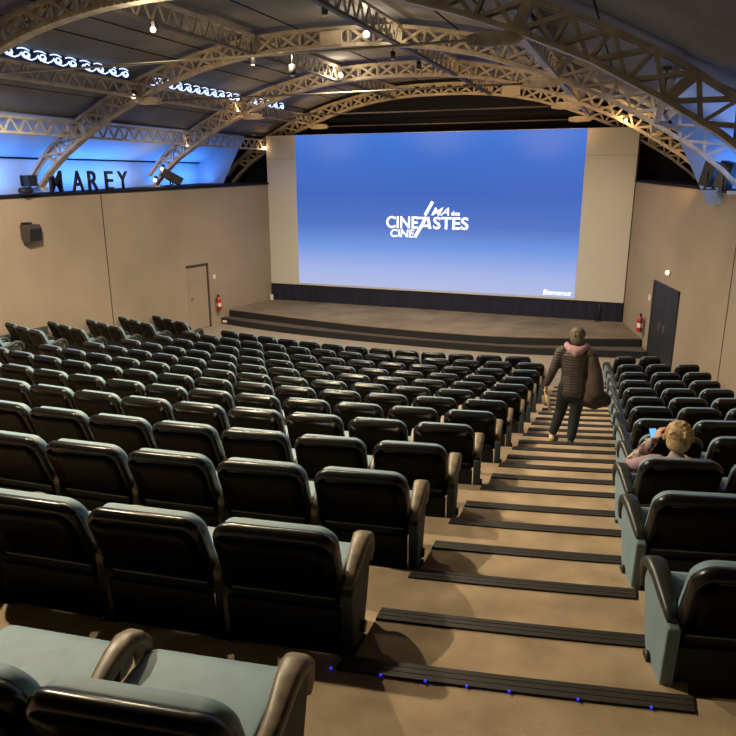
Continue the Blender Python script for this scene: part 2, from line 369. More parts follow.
# ------------------------------------------------------------------ iron roof ribs
def build_rib(root):
    def chord(T, nm, w, t, rivets):
        m_ = MB(); pts = [(-a, z) for a, z in reversed(T[1:])] + list(T); L_ = len(pts)
        fine = []
        for (xa, za), (xb, zb) in zip(pts[:-1], pts[1:]):
            for i in range(3): fine.append((xa + (xb - xa) * i / 3, za + (zb - za) * i / 3))
        fine.append(pts[-1])
        rings = []
        for i, (x, z) in enumerate(fine):
            a = fine[max(i - 1, 0)]; c = fine[min(i + 1, len(fine) - 1)]; d = Vector((c[0] - a[0], c[1] - a[1])).normalized(); n = Vector((-d.y, d.x))
            rings.append([(x + n.x * h, y, z + n.y * h) for y, h in ((-w / 2, -t / 2), (w / 2, -t / 2), (w / 2, t / 2), (-w / 2, t / 2))])
        m_.rings(rings, smooth=False)
        for y in (-w / 2 - .001, w / 2 - .03 + .001):   # angle-iron flanges
            rr = []
            for i, (x, z) in enumerate(fine):
                a = fine[max(i - 1, 0)]; c = fine[min(i + 1, len(fine) - 1)]; d = Vector((c[0] - a[0], c[1] - a[1])).normalized(); n = Vector((-d.y, d.x))
                s_ = rivets; lo_, hi_ = (t / 2, t / 2 + .035) if s_ > 0 else (-t / 2 - .035, -t / 2)
                rr.append([(x + n.x * h, yy, z + n.y * h) for yy, h in ((y, lo_), (y + .03, lo_), (y + .03, hi_), (y, hi_))])
            m_.rings(rr, smooth=False)
        # rivets on the face turned down / outward
        acc = 0
        for (xa, za), (xb, zb) in zip(fine[:-1], fine[1:]):
            d = math.hypot(xb - xa, zb - za); n = max(1, int(d / .09))
            for i in range(n):
                x, z = xa + (xb - xa) * i / n, za + (zb - za) * i / n
                m_.box(x - .012, x + .012, -w / 2 - .012, -w / 2 + .005, z - .012, z + .012)
        return m_.build(nm, M['iron'], root, local=True)
    chord(LO, 'lower_chord', 0.19, 0.03, 1); chord(UP, 'upper_chord', 0.19, 0.03, -1)
    nodes = [0, .5, 1.03, 1.55, 2.1, 2.65, 3.2, 3.75, 4.3, 4.5, 4.95, 5.4, 5.85, 6.25, 6.7, 7.1]
    nodes = [0.0, .52, 1.04, 1.55, 2.04, 2.53, 3.02, 3.51, 4.0, 4.5, 4.94, 5.38, 5.82, 6.25, 6.66, 7.05]
    # paired points on the two chords
    def up_of(x): return x * (1 + 0.008 * x), None
    for s in (-1, 1):
        prev = None
        for i, x in enumerate(nodes):
            xl = x; xu = x + 0.0085 * x * x
            a = Vector((s * xl, 0, prof(LO, xl))); u = Vector((s * xu, 0, prof(UP, xu)))
            big = abs(x - 1.55) < .01 or abs(x - 4.5) < .01 or abs(x - 6.25) < .01
            if not (x == 0 and s < 0):
                m_ = MB()
                if big: m_.bar(a, u, 0.13, 0.17)
                else:
                    for y in (-.07, .07): m_.bar(a + Vector((0, y, 0)), u + Vector((0, y, 0)), 0.045, 0.014)
                m_.build('post' if big else 'upright', M['iron'], root, local=True)
            if prev:
                pa, pu = prev; m_ = MB()
                for y in (-.08, .08):
                    yy = Vector((0, y, 0))
                    m_.bar(pa + yy, u + yy, 0.05, 0.012); m_.bar(pu + yy + Vector((0, .012 if y < 0 else -.012, 0)), a + yy + Vector((0, .012 if y < 0 else -.012, 0)), 0.05, 0.012)
                m_.build('cross_brace', M['iron'], root, local=True)
            prev = (a, u)
    # tie rod with its forked ends
    m_ = MB(); m_.tube([(-4.05, 0, 6.34), (0, 0, 6.33), (4.05, 0, 6.34)], .019, 10); tr = m_.build('tie_rod', M['rod'], root, local=True)
    for s in (-1, 1):
        m_ = MB()
        for y in (-.05, .05): m_.prism([(s * 3.92, 6.29), (s * 4.1, 6.26), (s * 4.5, 6.27), (s * 4.62, 6.33), (s * 4.5, 6.42), (s * 4.1, 6.42), (s * 3.92, 6.39)], y - .012, y + .012, 'y')
        m_.tube([(s * 4.0, -.09, 6.34), (s * 4.0, .09, 6.34)], .035, 10); m_.tube([(s * 4.42, -.09, 6.35), (s * 4.42, .09, 6.35)], .03, 10)
        m_.build('tie_fork', M['iron'], root, local=True)
        m_ = MB(); m_.bar((s * 7.5, 0, 4.44), (s * 7.95, 0, 4.44), .06, .22, (0, 1, 0)); m_.build('foot_plate', M['iron'], root, local=True)
RIBS = {4: 9.2, 3: 13.69, 2: 18.2, 1: 22.62}
RL = {4: 'nearest iron lattice roof rib, large and unlit, crossing the upper right corner', 3: 'second nearest iron roof rib, its left foot beside the letters MAREY',
      2: 'third iron roof rib, its left foot beside the tilted black loudspeaker', 1: 'farthest iron roof rib, arching just behind the top of the screen'}
rib0 = None
for k, y in RIBS.items():
    if rib0 is None:
        rib0 = thing('roof_rib', RL[k], 'roof truss', (XO, y, 0), 'iron arch ribs of the vault'); build_rib(rib0); rr = rib0
    else: rr = copy_tree(rib0)
    rr.location = (XO, y, 0); rr['label'] = RL[k]
    for ch_ in rr.children:
        if ch_.name.startswith('tie_rod') and k != 4:
            ch_.material_slots[0].link = 'OBJECT'; ch_.material_slots[0].material = M['iron_dark']
# grey plate fixed in the second rib
m_ = MB(); m_.box(.05, .50, 13.50, 13.56, 7.19, 7.44); o = m_.build('junction_panel', M['iron']); tag(o, 'plain grey panel fixed in the lattice of the second nearest rib', 'panel')
m_ = MB(); m_.box(2.0, 2.55, 22.42, 22.48, 7.06, 7.34); o = m_.build('junction_panel', M['rod']); tag(o, 'cream panel fixed in the lattice of the farthest rib', 'panel')

# longitudinal lattice purlins between the ribs
def build_purlin(root, L, h=0.34, n=11):
    m_ = MB(); m_.bar((0, 0, 0), (0, L, 0), .10, .05, (0, 0, 1)); m_.build('bottom_chord', M['iron_dark'] if h > .3 else M['iron'], root, local=True)
    m_ = MB(); m_.bar((0, 0, h), (0, L, h), .10, .05, (0, 0, 1)); m_.build('top_chord', M['iron'], root, local=True)
    for i in range(n):
        y0, y1 = L * i / n, L * (i + 1) / n; ym = (y0 + y1) / 2
        m_ = MB(); m_.bar((0, y0, h), (0, ym, 0), .035, .03, (1, 0, 0)); m_.bar((0, ym, 0), (0, y1, h), .035, .03, (1, 0, 0)); m_.build('web_brace', M['iron'], root, local=True)
BAYS = [(9.31, 4.27, 'between ribs one and two'), (13.80, 4.29, 'between ribs two and three'), (18.31, 4.2, 'between ribs three and four'), (4.8, 4.29, 'before the nearest rib')]
XP = [(-6.25, 5.62, .30, 'lowest lattice purlin on the left, above the blue cove,'), (-4.5, 6.42, .27, 'lattice purlin on the left under the lit scrolls,'), (-1.55, 7.13, .34, 'lattice purlin left of the crown of the vault,'),
      (1.55, 7.13, .34, 'lattice purlin right of the crown of the vault,'), (4.5, 6.42, .27, 'lattice purlin on the right under the lit scrolls,'), (6.25, 5.62, .30, 'lowest lattice purlin on the right, above the blue cove,')]
for x, z, h, lab in XP:
    proto = None
    for y, L, wh in BAYS:
        if not in_frame([(x + XO, y + L * t / 6, z + .15) for t in range(7)], 0): continue
        if y < 5 and x > 4: continue
        if proto is None:
            proto = thing('roof_purlin', lab + ' ' + wh, 'roof beam', (x + XO, y, z), 'lattice purlins'); build_purlin(proto, 4.27, h); p_ = proto
        else: p_ = copy_tree(proto)
        p_.location = (x + XO, y, z); p_['label'] = lab + ' ' + wh; p_.scale = (1, L / 4.27, 1)

# lit scroll friezes on the left and right purlins
def scroll_mesh(s=1):
    m_ = MB(); w = .17
    pts = []
    for i in range(15):
        t = i / 14; a = R(-200 + 560 * t); r = .052 * (1 - .72 * t) + .006
        pts.append((0, .0 + s * r * math.cos(a) * 1.5, .0 + r * math.sin(a)))
    tail = [(0, -s * .30, -.055), (0, -s * .22, -.06), (0, -s * .14, -.03)]
    m_.tube(tail + pts, .0095, 6)
    m_.tube([(0, -s * .16, .06), (0, -s * .08, .078), (0, s * .0, .078), (0, s * .07, .06)], .008, 6)
    return m_
scr_me = None
def frieze(x, y0, y1, z, s, lab):
    global scr_me
    root = thing('scroll_frieze', lab, 'light', (x, y0, z), 'backlit scroll friezes')
    m_ = MB(); m_.box(-.012, .012, 0, y1 - y0, -.10, .10); bk = m_.build('backing_panel', M['scroll_back'], root, local=True)
    n = int((y1 - y0) / .37)
    for i in range(n):
        y = .25 + (y1 - y0 - .4) * i / max(n - 1, 1)
        if scr_me is None: o = scroll_mesh().build('scroll', M['scroll'], root, local=True); scr_me = o.data
        else: o = bpy.data.objects.new('scroll', scr_me); C.objects.link(o); o.parent = root
        o.location = (s * .022, y, 0); o.scale = (1.3, 1.2, 1.25)
frieze(-4.42, 9.5, 13.35, 6.85, 1, 'blue-white lit scroll frieze over the left purlin, nearest and longest stretch')
frieze(-4.42, 14.15, 17.95, 6.80, 1, 'blue-white lit scroll frieze over the left purlin, middle stretch')
frieze(-4.42, 18.5, 20.6, 6.80, 1, 'short blue-white lit scroll frieze left, nearest to the screen')
frieze(4.52, 10.2, 13.4, 6.84, -1, 'glittering blue-white scroll frieze on the right behind the nearest rib')
frieze(4.52, 14.1, 17.4, 6.84, -1, 'glittering blue-white scroll frieze on the right between second and third ribs')

# ------------------------------------------------------------------ screen and stage
SY = 22.23
scr = thing('cinema_screen', 'wide cinema screen showing a blue title picture between beige masking', 'screen', (0.015, SY, 1.0))
m_ = MB(); m_.box(-5.99, 6.02, SY, SY + .05, 1.0, 6.06); m_.build('screen_cloth', M['screen'], scr)
m_ = MB(); m_.box(-5.99, -4.89, SY - .004, SY - .001, 5.29, 5.31); m_.box(4.60, 6.02, SY - .004, SY - .001, 5.29, 5.31); m_.build('seam', M['seam'], scr)
m_ = MB(); m_.box(-6.03, 6.06, SY + .05, SY + .11, .96, 6.08); m_.build('frame', M['black'], scr)
m_ = MB(); m_.box(-4.87, 4.585, SY - .012, SY - .002, 1.06, 6.05); img = m_.build('projected_image', M['image'], scr)
def text_obj(body, x0, z0, x1, z1, y, parent, material, name, shear=0.0, bold=0.012, extrude=.002, axis='xz', depth=0):
    cu = bpy.data.curves.new(name, 'FONT'); cu.body = body; cu.size = 1; cu.offset = bold; cu.shear = shear; cu.extrude = 0.0; cu.resolution_u = 4
    t = bpy.data.objects.new(name, cu); C.objects.link(t)
    bpy.context.view_layer.update(); dg = bpy.context.evaluated_depsgraph_get()
    me = bpy.data.meshes.new_from_object(t.evaluated_get(dg)); bpy.data.objects.remove(t)
    xs = [v.co.x for v in me.vertices]; ys = [v.co.y for v in me.vertices]
    ax, bx, ay, by = min(xs), max(xs), min(ys), max(ys)
    off = Vector((0, 0, 0)); q = parent
    while q is not None: off += q.location; q = q.parent
    for v in me.vertices:
        u = x0 + (v.co.x - ax) / (bx - ax) * (x1 - x0); w = z0 + (v.co.y - ay) / (by - ay) * (z1 - z0)
        v.co = (Vector((u, y, w)) if axis == 'xz' else Vector((y, u, w))) - off
    me.materials.clear(); me.materials.append(material)
    o = bpy.data.objects.new(name, me); C.objects.link(o); o.parent = parent
    if depth:
        sd = o.modifiers.new('depth', 'SOLIDIFY'); sd.thickness = depth; sd.offset = 0
    return o
TY = SY - .016
text_obj('CINE', -1.60, 3.060, -.50, 3.455, TY, img, M['text'], 'lettering', bold=.02)
text_obj('STES', .010, 3.060, 1.175, 3.455, TY, img, M['text'], 'lettering', bold=.02)
text_obj('MA', -.06, 3.50, .53, 3.75, TY, img, M['text'], 'lettering', shear=.42, bold=.008)
text_obj('des', .60, 3.50, .885, 3.64, TY, img, M['text'], 'lettering', bold=.02)
text_obj('CINE', -1.45, 2.775, -.62, 3.03, TY, img, M['text'], 'lettering', shear=.12, bold=.022)
text_obj('Bienvenue', 3.62, 1.13, 4.47, 1.29, TY, img, M['text'], 'lettering', shear=.25, bold=.0)
m_ = MB()
def bar2(x0, z0, x1, z1, w): m_.bar((x0, TY, z0), (x1, TY, z1), w, .003)
bar2(-.60, 2.78, -.22, 3.44, .10); bar2(-.27, 3.50, -.02, 3.93, .10)
bar2(-.17, 3.44, -.09, 3.07, .09); bar2(-.42, 3.16, -.10, 3.16, .07); bar2(-.58, 3.405, -.24, 3.405, .07)
m_.build('slash_mark', M['text'], img)

# the apron under the screen
m_ = MB(); n = 120
rg = []
for i in range(n + 1):
    x = -5.96 + 11.98 * i / n; rg.append((x, 22.16 + .018 * math.sin(i * 1.9)))
for (xa, ya), (xb, yb) in zip(rg[:-1], rg[1:]): m_.face([(xa, ya, .425), (xb, yb, .425), (xb, yb, .975), (xa, ya, .975)], True)
m_.face([(-5.96, 22.2, .425), (6.02, 22.2, .425), (6.02, 22.2, .975), (-5.96, 22.2, .975)])
tag(m_.build('stage_drape', M['navy']), 'dark navy drape hanging below the screen at the back of the stage', 'curtain')
m_ = MB(); m_.tube([(5.35, 22.08, .42), (5.35, 22.08, .96)], .02, 8); m_.box(5.25, 5.45, 22.0, 22.14, .42, .45); tag(m_.build('stage_pole', M['pedestal']), 'thin dark pole standing at the right rear of the stage', 'pole')
m_ = MB(); m_.box(-5.93, -5.83, 21.98, 22.04, .42, .62); tag(m_.build('socket_box', M['white']), 'small white box at the left rear corner of the stage', 'box')

stg = thing('stage', 'low carpeted stage with curved black front and a lower step', 'stage', (0, 20, 0))
def smooth_pts(P, n=8):
    out = []
    for i in range(len(P) - 1):
        p0 = P[max(i - 1, 0)]; p1 = P[i]; p2 = P[i + 1]; p3 = P[min(i + 2, len(P) - 1)]
        for k in range(n):
            t = k / n
            out.append(tuple(.5 * ((2 * p1[j]) + (-p0[j] + p2[j]) * t + (2 * p0[j] - 5 * p1[j] + 4 * p2[j] - p3[j]) * t * t + (-p0[j] + 3 * p1[j] - 3 * p2[j] + p3[j]) * t ** 3) for j in range(2)))
    out.append(P[-1]); return out
lip = smooth_pts([(-6.34, 19.87), (-5.0, 19.62), (-3.47, 19.33), (-1.64, 19.03), (0, 18.91), (1.5, 18.88), (2.91, 18.96), (4.2, 19.25), (5.3, 19.58), (6.57, 20.02)])
low = smooth_pts([(-6.46, 19.53), (-5.2, 19.2), (-3, 18.84), (0, 18.66), (3, 18.72), (5, 19.08), (6.72, 19.42)])
poly = lip + [(6.05, 22.2), (-5.97, 22.2)]
m_ = MB(); m_.prism(poly, 0.005, .40, 'z'); m_.build('platform', M['stage_side'], stg)
m_ = MB(); m_.prism([(x, y + .005) for x, y in lip] + [(6.04, 22.19), (-5.96, 22.19)], .40, .42, 'z'); m_.build('stage_carpet', M['stage_top'], stg)
m_ = MB(); m_.prism(low + [(6.66, 19.96), (5.3, 19.56), (2.91, 18.95), (0, 18.90), (-3.47, 19.32), (-6.36, 19.84)], .004, .19, 'z'); lo_ = m_.build('lower_step', M['stage_side'], stg)
m_ = MB(); m_.prism([(x, y + .004) for x, y in low] + [(6.65, 19.93), (5.3, 19.53), (2.91, 18.93), (0, 18.89), (-3.47, 19.30), (-6.35, 19.80)], .19, .205, 'z'); m_.build('step_carpet', mat('step_carpet_dark', (0.07, 0.06, 0.05), .95, var=.3, scale=3), stg)
m_ = MB(); m_.box(-6.36, -6.20, 19.455, 19.475, .06, .13); m_.build('step_light', M['white'], stg)

# ------------------------------------------------------------------ doors, wall fittings
def on_wall(pts, y0, y1, z0, z1, off0, off1, s):   # box following the wall between y0 and y1; s=+1 left wall (inward +x)
    m_ = MB(); xa, xb = wx(pts, y0), wx(pts, y1)
    m_.prism([(xa + s * off0, y0), (xb + s * off0, y1), (xb + s * off1, y1), (xa + s * off1, y0)], z0, z1, 'z'); return m_
d1 = thing('door_1', None, None, (wx(LW, 18.6), 18.6, 0)); struct(d1)
on_wall(LW, 18.12, 18.96, 0.02, 2.0, .0, .02, 1).build('door_leaf', M['wall'], d1)
f_ = on_wall(LW, 18.96, 19.02, 0.0, 2.06, .0, .045, 1); f_.v += []; f_.build('door_frame', M['door_trim'], d1)
on_wall(LW, 18.1, 19.02, 2.0, 2.06, .0, .045, 1).build('door_frame', M['door_trim'], d1)
on_wall(LW, 18.22, 18.27, 1.0, 1.04, .02, .06, 1).build('door_handle', M['steel'], d1)
d2 = thing('door_2', None, None, (wx(RW, 18.6), 18.6, 0)); struct(d2)
on_wall(RW, 17.66, 18.55, 0.0, 2.05, .0, .02, -1).build('door_leaf', M['door_dark'], d2)
on_wall(RW, 18.57, 19.46, 0.0, 2.05, .0, .02, -1).build('door_leaf', M['door_dark'], d2)
on_wall(RW, 17.60, 17.66, 0.0, 2.11, .0, .04, -1).build('door_frame', M['door_dark'], d2)
on_wall(RW, 19.46, 19.52, 0.0, 2.11, .0, .04, -1).build('door_frame', M['door_dark'], d2)
on_wall(RW, 17.60, 19.52, 2.05, 2.11, .0, .04, -1).build('door_frame', M['door_dark'], d2)
for y in (18.35, 18.7): on_wall(RW, y, y + .04, .95, 1.15, .02, .06, -1).build('door_handle', M['steel'], d2)
def extinguisher(x, y, z, label):
    t = thing('fire_extinguisher', label, 'fire extinguisher', (x, y, z))
    m_ = MB(); rg_ = []
    for zz, r in ((0, .05), (.01, .075), (.03, .08), (.33, .08), (.38, .066), (.42, .035), (.44, .03)):
        rg_.append([(r * math.cos(2 * math.pi * j / 16), r * math.sin(2 * math.pi * j / 16), zz) for j in range(16)])
    m_.rings(rg_); m_.build('cylinder', M['red'], t, local=True)
    m_ = MB(); m_.box(-.03, .03, -.02, .02, .44, .49); m_.bar((0, 0, .49), (0, -.13, .52), .03, .015, (0, 0, 1)); m_.build('valve', M['black'], t, local=True)
    m_ = MB(); m_.tube([(0, -.03, .47), (.0, -.12, .44), (.02, -.13, .3), (.03, -.11, .12), (.03, -.10, -.02)], .013, 8); m_.build('hose', M['black'], t, local=True)
    m_ = MB(); rg_ = [[(.0815 * math.cos(a), .0815 * math.sin(a), zz) for a in [R(-150 + 20 * j) for j in range(9)]] for zz in (.12, .24)]
    m_.rings(rg_, closed=False, cap=False); m_.build('label_sticker', M['white'], t, local=True)
extinguisher(wx(LW, 19.32) + .12, 19.32, .50, 'red fire extinguisher on the left wall beside the closed door')
extinguisher(wx(RW, 20.0) - .13, 19.98, .62, 'red fire extinguisher on the right wall beside the dark doorway')
tag(on_wall(LW, 19.27, 19.36, 1.52, 1.66, .0, .02, 1).build('wall_sign', M['white']), 'small white sign above the left fire extinguisher', 'sign')
tag(on_wall(RW, 19.78, 19.88, 1.52, 1.66, .0, .02, -1).build('wall_sign', M['white']), 'small pale sign above the right fire extinguisher', 'sign')
wl = thing('wall_lamp', 'small round lit lamp on the right wall above the dark doorway', 'lamp', (wx(RW, 18.45) - .06, 18.45, 2.44))
m_ = MB(); m_.ball((0, 0, 0), .062, .062, .062); m_.build('globe', mat('greenish_globe', (.9, .95, .8), .4, emit=(.85, .9, .6), estr=1.1), wl, local=True)
m_ = MB(); m_.box(0.0, .07, -.04, .04, -.04, .04); m_.build('mount', M['black'], wl, local=True)
# wall loudspeaker on the left
sx = wx(LW, 13.0)
sp_ = thing('wall_speaker', 'dark grey loudspeaker mounted high on the left wall', 'loudspeaker', (sx, 13.0, 3.42))
m_ = MB(); m_.prism([(.02, .20), (.24, .20), (.30, .12), (.26, -.20), (.10, -.22), (.02, -.1)], -.2, .2, 'y'); m_.build('cabinet', M['speaker'], sp_, .012, local=True)
m_ = MB(); m_.box(.0, .06, -.14, .14, .2, .25); m_.build('bracket', M['black'], sp_, local=True)
m_ = MB(); m_.prism([(.303, .10), (.31, .10), (.273, -.17), (.265, -.17)], -.17, .17, 'y'); m_.build('grille', M['black'], sp_, local=True)
# tilted loudspeaker on the ledge
def ledge_speaker(loc, rz, tilt, size, label):
    t = thing('ledge_speaker', label, 'loudspeaker', loc, rz=rz)
    a, b2, c = size
    m_ = MB(); m_.prism([(-b2 / 2, -c / 2), (b2 / 2, -c / 2), (b2 / 2 + .02, c / 2), (-b2 / 2, c / 2)], -a / 2, a / 2, 'x'); o = m_.build('cabinet', M['black'], t, .01, local=True)
    o.rotation_euler = (tilt, 0, 0); o.location = (0, 0, .30)
    m_ = MB(); m_.bar((-a / 2 - .02, 0, 0), (-a / 2 - .02, 0, .34), .02, .05); m_.bar((a / 2 + .02, 0, 0), (a / 2 + .02, 0, .34), .02, .05); m_.box(-a / 2 - .03, a / 2 + .03, -.06, .06, 0, .02); m_.build('yoke', M['black'], t, local=True)
ledge_speaker((-6.88, 17.95, top_z(18) + .065), R(-40), R(-28), (.26, .62, .24), 'long black loudspeaker tilted on the left ledge beside the third rib foot')
ledge_speaker((7.42, 15.35, RTOP(15) + .065), R(60), R(15), (.30, .22, .46), 'upright black loudspeaker on the right ledge, left of the pair')
ledge_speaker((7.60, 14.35, RTOP(14) + .065), R(60), R(15), (.30, .22, .46), 'upright black loudspeaker on the right ledge, nearer of the pair')
# stage lights on the left ledge by the second rib
fx = thing('floodlight', 'black floodlight on a short stand beside the second rib foot', 'stage light', (-7.45, 13.18, top_z(13.2) + .065))
m_ = MB(); m_.tube([(0, 0, 0), (0, 0, .25)], .02, 8); m_.box(-.12, .12, -.14, .14, 0, .04); m_.build('stand', M['black'], fx, local=True)
m_ = MB(); m_.box(-.10, .10, -.11, .11, .2, .42); m_.build('lamp_head', M['black'], fx, .02, local=True)
for s in (-1, 1): m_ = MB(); m_.box(*sorted((s * .11, s * .13)), -.15, .12, .2, .45); m_.build('barn_door', M['black'], fx, local=True)
fx2 = thing('beam_light', 'small black lamp lying on the left ledge before the letters', 'stage light', (-7.35, 12.98, top_z(13) + .065))
m_ = MB(); m_.tube([(0, -.2, .10), (0, .12, .12)], .07, 12); m_.box(-.06, .06, -.1, .02, 0, .05); m_.build('lamp_body', M['black'], fx2, local=True)
# MAREY letters on the ledge
sg = thing('letter_sign', 'dark navy standing letters reading MAREY on the left ledge', 'sign', (-7.35, 15.1, 4.34))
for ch, ya, yb in (('M', 13.70, 14.11), ('A', 14.44, 14.86), ('R', 15.02, 15.40), ('E', 15.66, 15.98), ('Y', 16.16, 16.58)):
    o = text_obj(ch, ya, top_z(ya) + .07, yb, 4.87, -7.35, sg, M['letter'], 'letter', bold=.012, axis='yz', depth=.04)

# ------------------------------------------------------------------ hanging spotlights, rib lamps and added rib fill
def hanging_spot(loc, label, lit=False, target=None, power=0):
    t = thing('hanging_spotlight', label, 'spotlight', loc)
    m_ = MB(); m_.tube([(0, 0, .05), (0, 0, .24)], .012, 6); m_.build('stem', M['black'], t, local=True)
    m_ = MB(); m_.tube([(0, 0, .06), (0, 0, -.10)], .055, 12); m_.build('housing', M['black'], t, local=True)
    m_ = MB(); m_.ball((0, 0, -.105), .045, .045, .02, 12, 6); m_.build('lens', M['bulb'] if lit else M['white'], t, local=True)
    if power:
        o = light('POINT', 'spot_glow', (loc[0], loc[1], loc[2] - .2), power, WARM, shadow_soft_size=.06)
hanging_spot((1.28, 11, 7.27), 'small black hanging spotlight at the top centre, in front of the second rib')
hanging_spot((-.06, 11, 6.62), 'dark hanging spotlight below the left crown purlin, unlit, left one')
hanging_spot((.68, 11, 6.42), 'dark hanging spotlight over the left aisle, lowest of the dark ones')
hanging_spot((.71, 16, 7.36), 'black hanging spotlight with a bright face beneath the second rib')
hanging_spot((1.32, 16, 7.12), 'black hanging spotlight between second and third ribs, right one')
def lamp(loc, r, label, power, m='bulb', color=WARM):
    t = thing('rib_lamp', label, 'lamp', loc)
    mm = MB(); mm.ball((0, 0, 0), r, r, r, 12, 8); mm.build('bulb', M[m], t, local=True)
    mm = MB(); mm.box(-.03, .03, .0, .09, r * .7, r + .08); mm.build('socket', M['black'], t, local=True)
    if power:
        light('POINT', 'rib_lamp_light', (loc[0], loc[1] - .12, loc[2]), power, color, shadow_soft_size=.04)
lamp((1.14, 13.2, 7.27), .06, 'bright round lamp hanging at the second rib near its crown', 30)
lamp((-1.28, 17.7, 7.22), .06, 'bright lamp at the left of the third rib near its crown', 30)
lamp((-.72, 9.3, 6.80), .04, 'bright ceiling spotlight alone on the left part of the vault', 22)
AMB = (1.0, .60, .25)
lamp((-4.42, 13.42, 6.42), .05, 'pink-white bulb where the second rib meets the left purlin', 10, 'bulb_pink', AMB)
lamp((-6.2, 17.9, 5.62), .05, 'pink-white bulb on the third rib above the blue cove', 12, 'bulb_pink', AMB)
lamp((-7.1, 17.85, 4.95), .04, 'pink-white bulb low on the third rib above the ledge', 5, 'bulb_pink', AMB)
lamp((-4.45, 17.9, 6.45), .045, 'pink-white bulb where the third rib meets the left purlin', 12, 'bulb_pink', AMB)
lamp((-6.1, 22.3, 5.66), .055, 'pink-white bulb beside the upper left corner of the screen', 6, 'bulb_pink', AMB)
lamp((-7.35, 17.8, 4.62), .05, 'pink-white bulb at the left foot of the third rib', 4, 'bulb_pink', AMB)
lamp((5.72, 18.0, 5.95), .03, 'tiny white bulb on the right half of the third rib', 14, 'bulb', AMB)
for x, y, z, pw in ((0.0, 17.0, 6.55, 80), (3.6, 17.0, 6.1, 90), (6.2, 17.2, 5.1, 80), (-3.2, 17.2, 6.2, 60), (0.2, 21.4, 6.6, 110), (3.4, 21.6, 6.4, 90), (-3.4, 21.6, 6.4, 80), (1.8, 12.6, 6.5, 50), (-1.8, 12.6, 6.5, 50), (3.6, 12.6, 6.0, 40)):  # added unseen fill spots that warm the ribs, no fixtures of their own
    o = light('SPOT', 'rib_fill_spot', (x, y - .7, z - .9), pw * 1.5, AMB, spot_size=R(120), spot_blend=.8, shadow_soft_size=.05); aim(o, (x * 1.02, y + 1.4, z + .6))

# ------------------------------------------------------------------ aisle stairs
def xl_row(k): return {1: 4.98, 2: 4.98, 3: 4.96}.get(k, 4.97 - .027 * (k - 4))
def xr_row(k): return {0: 6.57, 1: 6.42, 2: 6.34, 3: 6.31}.get(k, 6.30 - .035 * (k - 4))
stairs = thing('aisle_stairs', 'tan carpeted aisle stairs with dark rubber nosings between the seat blocks', 'stairs', (5.6, 8, 0))
def strip_mesh(x0, x1, rr, z, w=.105):
    m_ = MB(); n = 6
    for a, b2, zt in ((0, .030, .012), (.034, .066, .012), (.070, w, .012), (0, w, .007)):
        for i in range(n):
            xa, xb = x0 + (x1 - x0) * i / n, x0 + (x1 - x0) * (i + 1) / n
            ya, yb = arc_y(rr, xa), arc_y(rr, xb)
            A = [(xa, ya - a + .006), (xb, yb - a + .006), (xb, yb - b2 + .006), (xa, ya - b2 + .006)]
            m_.face([(p[0], p[1], z + zt) for p in A])
            m_.face([(A[0][0], A[0][1], z + zt), (A[1][0], A[1][1], z + zt), (A[1][0], A[1][1], z - .04), (A[0][0], A[0][1], z - .04)])
            m_.face([(A[3][0], A[3][1], z + zt), (A[2][0], A[2][1], z + zt), (A[2][0], A[2][1], z - .002), (A[3][0], A[3][1], z - .002)])
    return m_
for j in range(0, 12):
    x0, x1 = xl_row(j + 1) + .02, xr_row(j + (0 if j == 0 else 1)) + .03
    re = rad(j + 1) + .13
    o = strip_mesh(x0, x1, re, PK[j]).build('nosing', M['nosing'], stairs)
    if j == 0:
        for x in (4.98, 5.22, 5.43, 5.62, 5.81, 6.11, 6.42):
            mm = MB(); yy = arc_y(re, x); mm.box(x - .005, x + .005, yy - .106, yy - .098, PK[0] + .008, PK[0] + .016); mm.build('step_light', M['led'], stairs)
    if j < 11:
        zs = (PK[j] + PK[j + 1]) / 2; ro = re - .56
        st = MB(); n = 8
        for i in range(n):
            xa, xb = x0 + (x1 - x0) * i / n, x0 + (x1 - x0) * (i + 1) / n
            A = [(xa, arc_y(re, xa)), (xb, arc_y(re, xb)), (xb, arc_y(ro, xb)), (xa, arc_y(ro, xa))]
            st.face([(p[0], p[1], zs) for p in A]); st.face([(A[3][0], A[3][1], zs), (A[2][0], A[2][1], zs), (A[2][0], A[2][1], PK[j + 1] + .002), (A[3][0], A[3][1], PK[j + 1] + .002)])
        for x in (x0, x1): st.face([(x, arc_y(re, x), zs), (x, arc_y(ro, x), zs), (x, arc_y(ro, x), PK[j + 1] + .002), (x, arc_y(re, x), PK[j + 1] + .002)])
        so = st.build('step', M['carpet'], stairs)
        nm = strip_mesh(x0, x1, ro, zs).build('nosing', M['nosing'], so)

